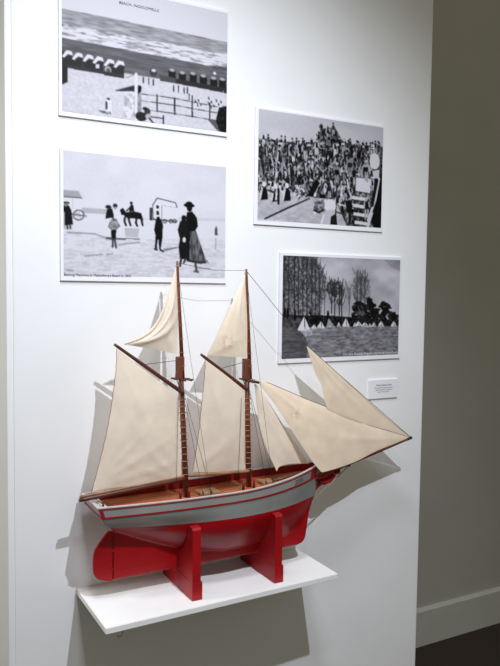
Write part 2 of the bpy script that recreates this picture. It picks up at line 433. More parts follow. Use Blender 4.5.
# pin posts at the mast feet
for px, py0, py1 in ((180.5, 489, 477), (189, 488, 478), (243.5, 484, 474), (254, 483, 473)):
    p = at(px, py0, YC-.02); p.z = deckz(p.x)
    b = NB(); tube(b, [p, p+Vector((0, 0, .026))], .0035, 8); obj('pin_post', b, M['bulwark'], ship, True)

# ------------------------------------------------------------------ sails
def resample(pts, n):
    pts = [Vector(p) for p in pts]
    if len(pts) == 1: return [pts[0].copy() for _ in range(n)]
    # smooth through the points (Catmull-Rom), then even spacing
    dense = []
    for i in range(len(pts)-1):
        p0, p1, p2, p3 = pts[max(i-1, 0)], pts[i], pts[i+1], pts[min(i+2, len(pts)-1)]
        for k in range(12):
            t = k/12
            dense.append(.5*((2*p1)+(p2-p0)*t+(2*p0-5*p1+4*p2-p3)*t*t+(3*p1-p0-3*p2+p3)*t**3))
    dense.append(pts[-1])
    L = [0]
    for a, c in zip(dense, dense[1:]): L.append(L[-1]+(c-a).length)
    out = []; j = 0
    for k in range(n):
        s = L[-1]*k/(n-1)
        while j < len(L)-2 and L[j+1] < s: j += 1
        w = (s-L[j])/max(1e-9, L[j+1]-L[j]); out.append(dense[j].lerp(dense[j+1], min(1, w)))
    return out
def sail(name, bottom, top, left, right, m, bulge=.012, folds=(), n=34, label=None):
    """cloth between four edges: bottom/top run left to right, left/right run bottom to top"""
    Bt, Tp, Lf, Rt = (resample(e, n) for e in (bottom, top, left, right))
    b = NB(); g = []
    P00, P10, P01, P11 = Bt[0], Bt[-1], Tp[0], Tp[-1]
    for j in range(n):
        v = j/(n-1); row = []
        for i in range(n):
            u = i/(n-1)
            p = Bt[i]*(1-v)+Tp[i]*v+Lf[j]*(1-u)+Rt[j]*u-(P00*(1-u)*(1-v)+P10*u*(1-v)+P01*(1-u)*v+P11*u*v)
            e = math.sin(math.pi*u)**.8*math.sin(math.pi*v)**.8
            dy = -bulge*e
            for (fu, fv, a, w, amp) in folds:      # soft creases running out of a corner
                du, dv = u-fu, v-fv; r = math.hypot(du, dv); ang = math.atan2(dv, du)
                dd = (ang-a)*max(r, .05)
                dy += -amp*math.exp(-(dd/w)**2)*min(1, r*4)*math.exp(-r*1.6)*(.3+.7*min(1, e*3))
            dy += .0006*math.sin(u*17+v*5)*e
            row.append(b.verts.new(p+Vector((0, dy, 0))))
        g.append(row)
    for j in range(n-1):
        for i in range(n-1):
            vs = []
            for v_ in (g[j][i], g[j][i+1], g[j+1][i+1], g[j+1][i]):
                vs.append(v_)
            b.faces.new(vs)
    bmesh.ops.remove_doubles(b, verts=b.verts[:], dist=1e-5)
    bmesh.ops.recalc_face_normals(b, faces=b.faces[:])
    o = obj(name, b, m, ship, True)
    if label: o['label'] = label
    return o, (Bt, Tp, Lf, Rt)
SM = sail_mat('sailcloth', (236, 222, 205)); SM2 = sail_mat('sailcloth_jib', (233, 215, 192), (at(294, 413, -.108), .022)); SM3 = sail_mat('sailcloth_topsail', (238, 222, 200), (at(226, 343, -.098), .03))
def A(y): return lambda *q: [at(px, py, y if len(r) == 0 else r[0]) for px, py, *r in q]
PI = math.pi
main, me_ = sail('mainsail',
    A(-0.1080)((91.5, 491.5, -0.1100), (112, 488, -0.1080), (140, 485.2, -0.1056), (165, 481.5, -0.1024), (181.6, 476.2, -.1)),
    A(-0.1040)((116.6, 348.8, -0.1048), (140, 366.5, -0.1036), (160, 381.5, -0.1020), (177.4, 394.5, -.1)),
    A(-0.1080)((91.5, 491.5, -0.1100), (101, 456, -0.1080), (108, 425, -0.1068), (112.8, 395, -0.1056), (116, 368, -0.1048), (116.6, 348.8, -0.1048)),
    A(-.1)((181.6, 476.2), (179.6, 440), (177.4, 394.5)), SM, .010,
    ((0, 0, .22, .02, .004), (0, 0, .5, .025, .004), (0, 0, .8, .02, .003), (0, 0, 1.1, .02, .002), (1, 0, 2.5, .03, .003), (1, 0, 2.85, .02, .003), (0, 1, -.7, .03, .002)), label='large cream gaff sail on the mast nearer the stern')
fore, fe_ = sail('foresail',
    A(-0.1040)((192.2, 471.6, -0.1068), (218, 472, -0.1040), (244.4, 469.2, -0.1004)),
    A(-0.1040)((205.2, 359.6, -0.1048), (225, 374.5, -0.1028), (244.8, 390.4, -.1)),
    A(-0.1040)((192.2, 471.6, -0.1068), (197.6, 440, -0.1056), (201, 410, -0.1048), (204, 380, -0.1048), (205.2, 359.6, -0.1048)),
    A(-.1)((244.4, 469.2), (244.8, 430), (244.8, 390.4)), SM, .010,
    ((0, 0, .5, .05, .003), (0, 1, -.8, .05, .003), (1, 0, 2.2, .05, .003)), label='cream gaff sail on the mast nearer the bow')
# main topsail with its leech rolled over
sail('topsail',
    A(-.1)((123.5, 344.4, -0.1056), (140, 347, -0.1040), (160, 350.6, -0.1016), (177.6, 354.3, -.1)),
    A(-.1)((176, 266.2, -.094),),
    A(-.1)((123.5, 344.4, -0.1056), (139, 338.8, -0.1052), (151.5, 330, -0.1044), (160, 317, -0.1028), (166, 302, -0.1012), (171, 284, -.098), (176, 266.2, -.094)),
    A(-.1)((177.6, 354.3, -.1), (177.8, 310, -.096), (176, 266.2, -.094)), SM, .012,
    ((0, 0, .45, .07, .010), (0, 0, .85, .05, .006), (1, 0, 2.6, .06, .004)), label='cream triangular topsail with a rolled edge, above the mainsail')
b = NB(); tube(b, resample(A(-.1)((124, 344.2, -0.1060), (140, 338.2, -0.1064), (152.4, 329.4, -0.1060), (160.8, 316.6, -0.1044), (166.6, 302, -0.1024), (171.4, 286, -.1)), 24), [.0012+.0026*math.sin(PI*k/23)**.7 for k in range(24)], 8); obj('rolled_leech', b, SM, ship, True)
sail('topsail',
    A(-.1)((206.8, 354.6, -0.1052), (225, 356.4, -0.1024), (247, 357.6, -.099)),
    A(-.1)((245, 274.6, -.094),),
    A(-.1)((206.8, 354.6, -0.1052), (217, 335, -0.1040), (233, 301, -.1), (245, 274.6, -.094)),
    A(-.1)((247, 357.6, -.099), (247.2, 320, -.097), (245, 274.6, -.094)), SM3, .008,
    ((0, 0, .3, .05, .003), (1, 0, 2.3, .05, .003)), label='cream triangular topsail with a rusty stain, above the foresail')
sail('staysail',
    A(-.1)((276.8, 471.4, -.112), (280, 466.5, -.108), (292, 463.6, -.1), (309, 463.8, -.092)),
    A(-.1)((254, 381.2, -.09),),
    A(-.1)((276.8, 471.4, -.112), (268, 452, -.108), (261.6, 433, -.103), (257.5, 411, -.097), (254, 381.2, -.09)),
    A(-.1)((309, 463.8, -.092), (296, 444, -.094), (283, 424.5, -.093), (268, 401, -.092), (254, 381.2, -.09)), SM, .006,
    ((0, 0, 1.2, .05, .004),), label='narrow cream staysail in front of the forward mast')
sail('jib',
    A(-.1)((322, 472.4, -.135), (338, 468, -.126), (357, 461, -.116), (380, 449.5, -.104), (411, 437.6, -.101)),
    A(-.1)((255, 379.4, -.092),),
    A(-.1)((322, 472.4, -.135), (312.5, 461.5, -.13), (291.5, 430, -.118), (272, 400.5, -.105), (255, 379.4, -.092)),
    A(-.1)((411, 437.6, -.101), (368, 425.5, -.092), (327, 407.4, -.093), (303, 398, -.093), (270, 383.8, -.092), (255, 379.4, -.092)), SM2, .012,
    ((0, 0, 1.0, .06, .006), (1, 0, 2.6, .05, .003)), label='large cream jib stretched to the bowsprit end')
sail('flying_jib',
    A(-.088)((327.4, 409, -.098), (345, 417, -.096), (375, 427, -.093), (411, 437, -.1)),
    A(-.088)((306.3, 345.2, -.088),),
    A(-.088)((327.4, 409, -.098), (323.6, 396, -.095), (321.5, 386, -.094), (314.5, 371, -.091), (306.3, 345.2, -.088)),
    A(-.088)((411, 437, -.1), (380, 410.5, -.089), (340, 375.5, -.088), (306.3, 345.2, -.088)), SM2, .006,
    ((0, 0, 1.2, .06, .003),), label='upright pale triangular jib, foremost of the sails')

# ------------------------------------------------------------------ rigging
def line(name, pts, r=.0006, m=None):
    b = NB(); tube(b, pts, r, 5); return obj(name, b, m or M['rope'], ship, True)
line('triatic_stay', [mtt+Vector((0, 0, -.004)), lp(mtt, ftt, .5)+Vector((0, 0, -.012)), ftt+Vector((0, 0, -.004))], .0005)
line('forestay', [ftt+Vector((0, 0, -.004)), at(306.3, 345.2, -.088), at(340, 375.3, -.0885), tip], .0007)
line('jib_stay', [at(251, 379, -.09), at(270, 383.4, -.092), at(303, 397.6, -.093), at(327, 407, -.093), at(368, 425, -.092), tip], .0007)
for g0, g1, h in ((gm0, gm1, mh), (gf0, gf1, fh)):
    a_ = lp(g0, g1, .4); line('peak_halyard', [a_, h+Vector((-.009, 0, -.008))], .0007)
    line('throat_halyard', [lp(g0, g1, .97), h+Vector((-.013, -.004, -.045)), h+Vector((-.009, -.004, -.01))], .0009)
for h, t, ft, y in ((mh, mtt, mf, 0), (fh, ftt, ff, 0)):
    for s in (-1, 1):
        for k, dx in enumerate((.012, .034)):
            x = ft.x+dx; u = (x-xs_(ZR))/(xe_(ZR)-xs_(ZR))
            e = Vector((x, YC+s*(half(u, ZR)-.006), sheer(u)-.004))
            line('shroud', [h+Vector((0, s*.008, -.06)), e], .0005)
            if s < 0:
                b = NB(); q = e+(h-e)*.03; tube(b, [q, q+(h-e)*.018], .0022, 6); obj('deadeye', b, M['iron'], ship, True)
        u = (ft.x+.02-xs_(ZR))/(xe_(ZR)-xs_(ZR))
        a_ = h+Vector((.022, s*.03, -.05))
        line('topmast_shroud', [lp(h, t, .93), a_, Vector((ft.x+.03, YC+s*(half(u, ZR)-.006), sheer(u)-.004))], .0004)
line('halyard', [at(178, 396, -.108), at(176.5, 484, -.11)], .0005)
line('halyard', [at(241.5, 398, -.108), at(238, 486, -.11)], .0005)
line('mainsheet', [lp(mb0, mb1, .12), Vector((.09, YC-.035, deckz(.09)+.02))], .0006)
line('bobstay', [at(351.5, 463, YC-.004), at(333, 481.5, YC-.004), at(313.8, 499.5, YC-.004)], .0018, M['stay'])
b = NB(); q = at(350.5, 464, YC-.004); tube(b, [q+Vector((.004, 0, .006)), q+Vector((-.006, 0, -.006))], .003, 6); obj('bobstay_block', b, M['iron'], ship)
# lacing along the leech of the mainsail and the jib luff
for e, nm in ((me_[2], 'leech_rope'), (fe_[2], 'leech_rope')):
    b = NB(); tube(b, [p+Vector((.0006*math.sin(i*2.1), -.0008, 0)) for i, p in enumerate(e)], .0007, 5); obj(nm, b, M['boom'], ship, True)

# ------------------------------------------------------------------ red cradle supports
for x0, x1, lab in ((.281, .302, 'red wooden cradle support under the stern half of the model ship'), (.499, .5195, 'red wooden cradle support under the bow half of the model ship')):
    t = thing('cradle_support', lab, 'cradle', ((x0+x1)/2, YC, SZ), 'red cradle supports under the ship')
    y0, y1 = YC-.091, YC+.089
    b = NB(); box(b, (x0-.0005, y0-.001, SZ), (x1+.004, y1, .8305), .0012); obj('base', b, M['redc'], t)
    cut = []
    for z in [.839, .846, .852, .858, .865, .872, .88, .8875, .895, .9025, .91, .925, .94, .956]:
        cut.append((z, max(hull_at(x0, z), hull_at(x1, z), hull_at((x0+x1)/2, z))+.0015))
    prof = [(y0, .8305), (y0, .952), (y0+.003, .957), (YC-cut[-1][1]-.003, .958)]
    prof += [(YC-w, z) for z, w in cut[::-1]]
    prof += [(YC+w, z) for z, w in cut]
    prof += [(YC+cut[-1][1]+.003, .958), (y1-.003, .957), (y1, .952), (y1, .8305)]
    b = NB(); prism(b, [(x0, y, z) for y, z in prof], (x1-x0, 0, 0)); obj('upright', b, M['redc'], t)
# ------------------------------------------------------------------ the photographic prints and the label on the wall
class Paper:
    """a small painter: grey tones laid on a fine grid of mesh points that lies on the board"""
    def __init__(s, x0, x1, z0, z1, n=380, seed=1):
        s.x0, s.x1, s.z0, s.z1 = x0, x1, z0, z1
        s.w = n; s.h = int(n*(z1-z0)/(x1-x0)); s.a = np.full((s.h, s.w), 200.); s.rng = np.random.RandomState(seed)
        s.k = s.w/(x1-x0)
        s.Y, s.X = np.mgrid[0:s.h, 0:s.w]
    def crop(s, ox, oy, f): s.o = (ox, oy, f)
    def q(s, p):
        v = at(s.o[0]+p[0]/s.o[2], s.o[1]+p[1]/s.o[2], -.0056)
        return ((v.x-s.x0)*s.k, (s.z1-v.z)*s.k)
    def mask(s, pts):
        P = [s.q(p) for p in pts]; m = np.zeros((s.h, s.w), bool); X, Y = s.X+.5, s.Y+.5
        for (xa, ya), (xb, yb) in zip(P, P[1:]+P[:1]):
            if abs(yb-ya) < 1e-9: continue
            c = ((ya > Y) != (yb > Y)) & (X < (xb-xa)*(Y-ya)/(yb-ya)+xa); m ^= c
        return m
    def put(s, m, v, al=1): s.a = np.where(m, s.a*(1-al)+v*al, s.a)
    def poly(s, pts, v, al=1): s.put(s.mask(pts), v, al)
    def ell(s, c, rx, ry, v, al=1):
        x, y = s.q(c); x2, _ = s.q((c[0]+rx, c[1])); _, y2 = s.q((c[0], c[1]+ry))
        a, b = max(.7, abs(x2-x)), max(.7, abs(y2-y))
        i0, i1, j0, j1 = max(0, int(y-b-1)), int(y+b+2), max(0, int(x-a-1)), int(x+a+2)
        if i1 <= 0 or j1 <= 0: return
        sub = s.a[i0:i1, j0:j1]; m = ((s.X[i0:i1, j0:j1]+.5-x)/a)**2+((s.Y[i0:i1, j0:j1]+.5-y)/b)**2 < 1
        sub[m] = sub[m]*(1-al)+v*al
    def line(s, pts, w, v, al=1):
        w = max(.55, w*s.k*.0025/2)
        for p0, p1 in zip(pts, pts[1:]):
            (xa, ya), (xb, yb) = s.q(p0), s.q(p1)
            i0, i1 = max(0, int(min(ya, yb)-w-2)), int(max(ya, yb)+w+2); j0, j1 = max(0, int(min(xa, xb)-w-2)), int(max(xa, xb)+w+2)
            if i1 <= 0 or j1 <= 0: continue
            X, Y = s.X[i0:i1, j0:j1]+.5, s.Y[i0:i1, j0:j1]+.5; L2 = (xb-xa)**2+(yb-ya)**2+1e-9
            t = np.clip(((X-xa)*(xb-xa)+(Y-ya)*(yb-ya))/L2, 0, 1); m = (X-xa-t*(xb-xa))**2+(Y-ya-t*(yb-ya))**2 < w*w
            sub = s.a[i0:i1, j0:j1]; sub[m] = sub[m]*(1-al)+v*al
    def noise(s, sx, sy):
        gh, gw = max(2, int(s.h/sy)+2), max(2, int(s.w/sx)+2); g = s.rng.rand(gh, gw)
        y = np.linspace(0, gh-1.001, s.h); x = np.linspace(0, gw-1.001, s.w); yi, xi = y.astype(int), x.astype(int); fy, fx = (y-yi)[:, None], (x-xi)[None]
        fy = fy*fy*(3-2*fy); fx = fx*fx*(3-2*fx)
        return g[yi][:, xi]*(1-fy)*(1-fx)+g[yi+1][:, xi]*fy*(1-fx)+g[yi][:, xi+1]*(1-fy)*fx+g[yi+1][:, xi+1]*fy*fx-.5
    def tex(s, m, amp, sx, sy): s.a = np.where(m, s.a+amp*2*s.noise(sx, sy), s.a)
    def mesh(s, name, parent):
        X, Y = np.meshgrid(np.linspace(s.x0, s.x1, s.w), np.linspace(s.z1, s.z0, s.h))
        co = np.stack([X, np.full_like(X, -.0056), Y], -1).reshape(-1, 3)
        idx = np.arange(s.w*s.h).reshape(s.h, s.w)
        f = np.stack([idx[:-1, :-1], idx[1:, :-1], idx[1:, 1:], idx[:-1, 1:]], -1).reshape(-1, 4)
        me = bpy.data.meshes.new(name); me.vertices.add(len(co)); me.vertices.foreach_set('co', co.ravel().astype(np.float32))
        me.loops.add(f.size); me.loops.foreach_set('vertex_index', f.ravel().astype(np.int32)); me.polygons.add(len(f))
        me.polygons.foreach_set('loop_start', np.arange(0, f.size, 4, dtype=np.int32)); me.update(calc_edges=True)
        at_ = me.attributes.new('tone', 'FLOAT_COLOR', 'POINT')
        for _ in range(2):          # the soft focus of an old enlargement
            p = np.pad(s.a, 1, mode='edge'); s.a = (p[1:-1, 1:-1]*4+2*(p[:-2, 1:-1]+p[2:, 1:-1]+p[1:-1, :-2]+p[1:-1, 2:])+p[:-2, :-2]+p[2:, 2:]+p[:-2, 2:]+p[2:, :-2])/16
        v = np.clip((s.a-128)*1.22+128+6, 10, 232).ravel()/255; c = np.stack([v*.985, v*.98, v*1.03, np.ones_like(v)], -1)
        c[:, :3] = np.where(c[:, :3] <= .04045, c[:, :3]/12.92, ((c[:, :3]+.055)/1.055)**2.4)*.8
        at_.data.foreach_set('color', c.ravel().astype(np.float32))
        return obj(name, me, M['photo'], parent)
M['photo'] = bpy.data.materials.new('photographic_print'); M['photo'].use_nodes = True
nt = M['photo'].node_tree; at__ = nt.nodes.new('ShaderNodeAttribute'); at__.attribute_name = 'tone'
nt.links.new(at__.outputs['Color'], nt.nodes['Principled BSDF'].inputs['Base Color']); nt.nodes['Principled BSDF'].inputs['Roughness'].default_value = .55
nt.nodes['Principled BSDF'].inputs['Specular IOR Level'].default_value = .08

def board(label, rect, img, seed):
    x0, x1, z0, z1 = rect
    t = thing('photograph_print', label, 'photograph', ((x0+x1)/2, 0, (z0+z1)/2), 'seaside photographs mounted on the display wall')
    b = NB(); box(b, (x0, -.0052, z0), (x1, 0, z1), .0006); obj('mounting_board', b, M['board'], t)
    l, r, bo, to = img
    return t, Paper(x0+l, x1-r, z0+bo, z1-to, seed=seed)
def caption(t, body, px, py, px2, size, m, body_align='LEFT'):
    """small type along the print, from one measured place to another"""
    a, c = at(px, py, -.006), at(px2, py, -.006); me = text_mesh(body, size); 
    w = max(v.co.x for v in me.vertices); k = (c.x-a.x)/w
    for v in me.vertices: v.co = Vector((a.x+v.co.x*k, -.006, a.z+v.co.y))
    obj('caption', me, m, t)

# 1 --- beach with bathing huts and the sea
t, P = board('black-and-white print of a beach with huts and breaking waves, topmost at the left', (.025, .4467, 1.8844, 2.1925), (.007, .0035, .010, .006), 3)
P.crop(50, 0, 2.632); full = np.ones_like(P.a, bool)
P.a[:] = 214
P.poly([(0, 15), (500, 118), (500, 420), (0, 420)], 152); P.tex(P.mask([(0, 15), (500, 118), (500, 170), (0, 75)]), 26, 18, 2.2)
sea = P.mask([(0, 55), (500, 150), (500, 192), (0, 92)])
P.put(sea, 196); P.tex(sea, 60, 22, 2.6); P.tex(sea, 40, 9, 2)
P.poly([(0, 92), (240, 138), (500, 188), (500, 262), (195, 196), (0, 160)], 104); P.tex(P.mask([(0, 92), (500, 188), (500, 262), (0, 170)]), 12, 30, 3)
sand = P.mask([(0, 172), (195, 192), (330, 213), (500, 250), (500, 420), (0, 420)])
P.put(sand, 196); P.tex(sand, 9, 4, 2.4)
P.poly([(420, 172), (500, 180), (500, 190), (430, 182)], 92)
P.poly([(30, 130), (47, 145), (47, 215), (30, 222)], 52)
for k, (x, y) in enumerate([(46, 132), (73, 138), (101, 143), (127, 148), (156, 155), (182, 159)]):
    P.poly([(x-14, y+13), (x+14, y+13), (x+13, y+46), (x-13, y+42)], 58)
    P.poly([(x-15, y+16), (x-2, y-1), (x+12, y+3), (x+15, y+14), (x+2, y+9), (x-8, y+19)], 214)
    if k == 4: P.ell((x-3, y+28), 9, 10, 160); P.ell((x-2, y+30), 5, 6, 90)
    if k == 3: P.poly([(x-6, y+20), (x+3, y+20), (x+3, y+31), (x-6, y+31)], 200)
P.poly([(46, 178), (195, 203), (195, 195), (46, 170)], 66)
P.ell((272, 190), 10, 10, 70); P.ell((273, 185), 6, 4, 200)
for x, y in [(321, 184), (348, 191), (376, 193), (403, 199), (430, 205), (453, 208)]:
    P.poly([(x-9, y+2), (x, y-4), (x+10, y+5), (x+10, y+33), (x-9, y+29)], 44); P.ell((x, y), 7, 4, 165)
P.poly([(288, 195), (330, 205), (330, 218), (290, 212)], 84)
P.poly([(330, 206), (470, 232), (470, 246), (330, 218)], 58)
P.ell((433, 192), 4, 4, 210)
for x, y in [(246, 210), (260, 213), (272, 216), (325, 232), (338, 234), (353, 238), (361, 237), (366, 255), (374, 258)]:
    P.line([(x, y-5), (x, y+7)], 1.2, 60); P.ell((x, y-7), 1.8, 2, 70)
for x, y in [(385, 270), (393, 268), (420, 262), (427, 272), (440, 268), (452, 272), (420, 275)]:
    P.line([(x-3, y-6), (x+4, y+7)], 1.8, 100); P.line([(x+3, y-4), (x-2, y+6)], 1.2, 225)
for d in (0, 18, 40): P.line([(236, 245+d), (330, 258+d), (440, 280+d*.9)], .7, 74)
for x, y in [(282, 249), (328, 257), (374, 263), (420, 271)]: P.line([(x, y), (x, y+42)], 1.5, 62)
P.line([(455, 240), (455, 280)], 1, 200)
P.poly([(168, 236), (222, 222), (240, 226), (240, 300), (220, 306), (222, 236)], 150); P.poly([(170, 238), (222, 224), (222, 240)], 60); P.poly([(232, 222), (240, 226), (240, 240), (232, 245)], 40)
P.tex(P.mask([(195, 236), (240, 226), (240, 312), (195, 306)]), 40, 6, 6)
P.line([(200, 204), (222, 196)], 1, 150)
P.line([(227, 194), (227, 312)], 2.6, 218)
P.ell((240, 305), 15, 12, 50); P.ell((256, 292), 8, 10, 66); P.ell((250, 284), 6, 4, 40); P.ell((260, 306), 9, 8, 170); P.line([(266, 306), (298, 310)], 1, 50); P.line([(298, 304), (298, 324)], 1.4, 50); P.line([(262, 310), (272, 322)], 1.6, 60)
P.poly([(126, 288), (150, 292), (152, 299), (136, 295)], 108)
P.line([(155, 266), (155, 293)], 4.6, 232); P.ell((154, 259), 4.5, 3, 66); P.line([(149, 268), (149, 284)], 2, 80); P.line([(153, 293), (153, 298)], 1.4, 120); P.line([(158, 293), (158, 298)], 1.4, 120)
P.poly([(412, 310), (440, 316), (470, 320), (470, 352), (440, 342)], 96)
P.poly([(444, 282), (470, 276), (470, 352), (446, 344), (436, 316)], 36); P.tex(P.mask([(436, 280), (470, 276), (470, 352), (436, 345)]), 20, 4, 4)
P.tex(full, 5, 1.5, 1.5)
P.mesh('printed_photograph', t)
me = text_mesh('BEACH, INGOLDMELLS.', .0088); a_, c_ = at(119, 2.2, -.006), at(159.5, 10.2, -.006); w_ = max(v.co.x for v in me.vertices)
for v in me.vertices: v.co = Vector((a_.x+v.co.x*(c_.x-a_.x)/w_, -.006, a_.z+v.co.y-.003))
obj('caption', me, M['ink'], t)

# 2 --- people walking on the sands
t, P = board('black-and-white print of women in long skirts walking on sands, left and lower', (.0275, .4475, 1.5158, 1.8131), (.007, .0045, .013, .005), 5)
P.crop(50, 140, 2.632); full = np.ones_like(P.a, bool)
P.a[:] = 204; P.a += 10*(P.Y/P.h)
P.tex(full, 4, 40, 30)
P.poly([(0, 186), (250, 203), (500, 214), (500, 420), (0, 420)], 209)
P.poly([(84, 178), (148, 182), (148, 195), (84, 191)], 178)
for k in range(12): P.line([(86+k*5.4, 178+.3*k), (86+k*5.4, 192)], .6, 165)
P.poly([(225, 200), (500, 208), (500, 216), (225, 208)], 196)
P.poly([(70, 212), (280, 226), (268, 268), (60, 238)], 220)
wet = P.mask([(33, 232), (180, 258), (500, 262), (500, 400), (0, 400)]); P.put(wet, 201); P.tex(wet, 12, 16, 3); P.tex(wet, 9, 4, 2)
for pts in ([(45, 242), (120, 246), (160, 262)], [(92, 304), (140, 300)], [(150, 300), (165, 298)], [(180, 275), (235, 268)], [(45, 340), (60, 343)], [(300, 286), (333, 282)], [(390, 336), (420, 338)]): P.line(pts, 1.1, 120, .7)
# bathing machine at the left edge
P.poly([(30, 130), (76, 134), (84, 152), (30, 150)], 160); P.line([(30, 149), (84, 152)], .9, 90); P.poly([(30, 152), (80, 153), (80, 186), (30, 184)], 212); P.line([(60, 152), (60, 182)], .5, 160)
for r in range(16):
    a0, a1 = 2*math.pi*r/16, 2*math.pi*(r+1)/16; P.line([(76+14*math.cos(a0), 197+13*math.sin(a0)), (76+14*math.cos(a1), 197+13*math.sin(a1))], 1.1, 92)
for r in range(6): P.line([(76, 197), (76+13*math.cos(r), 197+12*math.sin(r))], .5, 140)
P.line([(56, 194), (96, 200)], 1, 100)
# two women at the left edge
P.poly([(30, 172), (40, 170), (42, 232), (30, 234)], 60); P.poly([(36, 176), (50, 172), (57, 186), (61, 222), (40, 224)], 34); P.ell((44, 165), 8, 3.4, 40); P.ell((45, 169), 4, 5, 120); P.line([(38, 190), (38, 230)], 1.2, 170); P.poly([(33, 224), (58, 224), (60, 234), (33, 234)], 176); P.line([(46, 224), (46, 233)], 1.2, 60); P.line([(54, 224), (54, 232)], 1.2, 60)
# group in the middle
P.poly([(150, 182), (164, 180), (170, 205), (146, 206)], 36); P.ell((154, 176), 8, 5, 46)
P.poly([(150, 205), (168, 205), (166, 258), (147, 258)], 220)
P.poly([(168, 182), (182, 180), (190, 214), (199, 258), (168, 260)], 224); P.ell((172, 173), 6, 6, 44); P.ell((172, 179), 3.4, 4, 150)
P.poly([(147, 254), (200, 258), (200, 262), (147, 260)], 96)
P.poly([(160, 208), (176, 207), (186, 226), (176, 236), (160, 236), (152, 228)], 138); P.tex(P.mask([(152, 206), (186, 206), (186, 236), (152, 236)]), 26, 4, 4)
P.ell((168, 209), 5, 4, 100); P.poly([(161, 236), (175, 236), (173, 262), (162, 262)], 34); P.line([(166, 260), (165, 280)], 1.8, 70); P.line([(171, 260), (174, 282)], 1.8, 70)
# horse and rider
P.poly([(184, 184), (192, 178), (200, 190), (222, 188), (240, 192), (246, 212), (236, 208), (224, 206), (206, 206), (196, 198), (188, 196)], 32)
for pts in ([(198, 202), (196, 212), (200, 224)], [(206, 204), (212, 224)], [(228, 204), (226, 218), (230, 226)], [(240, 206), (244, 224)]): P.line(pts, 1.9, 40)
P.poly([(208, 188), (211, 172), (219, 170), (222, 188)], 34); P.ell((214, 166), 3.6, 4.4, 44); P.line([(210, 178), (202, 186)], 1.4, 50)
P.poly([(196, 230), (236, 232), (232, 256), (198, 254)], 178); P.line([(198, 258), (236, 260)], 1, 120)
# bathing machines in the middle
P.poly([(242, 178), (262, 176), (262, 206), (246, 204)], 214); P.poly([(262, 178), (270, 178), (270, 212), (262, 210)], 70)
P.poly([(270, 172), (282, 153), (332, 166), (334, 212), (272, 208)], 222); P.line([(270, 172), (282, 153), (330, 165), (334, 176)], 1.1, 96); P.line([(271, 173), (272, 208)], .9, 110); P.line([(294, 172), (333, 178)], .6, 150); P.line([(294, 172), (294, 206)], .7, 130)
P.poly([(280, 171), (287, 172), (287, 181), (280, 180)], 40); P.poly([(280, 186), (287, 187), (287, 197), (280, 196)], 50); P.tex(P.mask([(296, 176), (330, 180), (330, 204), (296, 202)]), 16, 5, 5)
for x in (302, 318, 328): P.ell((x, 213), 6, 6, 80); P.ell((x, 213), 3.4, 3.6, 200)
P.line([(272, 208), (334, 214)], 1.4, 84)
# boy
P.poly([(278, 212), (284, 206), (292, 208), (297, 222), (296, 256), (291, 286), (287, 286), (286, 262), (283, 262), (281, 284), (276, 284), (278, 250), (274, 236)], 30); P.ell((285, 207), 5, 6, 30); P.line([(276, 286), (282, 288)], 1.8, 50); P.line([(290, 288), (298, 292)], 1.8, 50); P.line([(300, 290), (334, 282)], 1.4, 120)
# woman and child in front
P.poly([(360, 190), (374, 188), (386, 204), (389, 226), (382, 238), (396, 274), (411, 318), (398, 326), (360, 318), (352, 280), (356, 236)], 30)
sk = P.mask([(368, 240), (384, 238), (396, 274), (412, 320), (396, 326), (366, 314)]); P.put(sk, 92); P.tex(sk, 34, 3, 12)
P.ell((366, 172), 14, 5.5, 26); P.ell((366, 166), 8, 4, 30); P.ell((367, 180), 7, 8, 30); P.line([(360, 316), (410, 322)], 1.2, 50)
P.poly([(342, 214), (354, 206), (364, 222), (360, 262), (364, 312), (342, 312), (338, 280), (342, 260), (336, 236)], 36); P.ell((352, 205), 6.5, 7.5, 32); P.ell((353, 262), 4.4, 7, 205); P.line([(345, 312), (342, 330)], 2.2, 60); P.line([(356, 312), (352, 322)], 2, 60); P.line([(382, 322), (386, 344)], 2.4, 80); P.line([(380, 344), (390, 346)], 2, 90)
P.line([(412, 316), (416, 322)], 1.2, 120)
P.poly([(433, 232), (440, 232), (441, 250), (433, 250)], 90); P.ell((437, 229), 2.2, 3, 110); P.line([(436, 260), (435, 286)], 1.8, 172)
P.tex(full, 5, 1.5, 1.5)
P.mesh('printed_photograph', t)
me = text_mesh('Bathing Machines at Mablethorpe Beach in 1895', .0088); a_, c_ = at(64, 275.3, -.006), at(131, 277, -.006); w_ = max(v.co.x for v in me.vertices)
for v in me.vertices: v.co = Vector((a_.x+v.co.x*(c_.x-a_.x)/w_, -.006, a_.z+v.co.y-.001))
obj('caption', me, M['ink'], t)

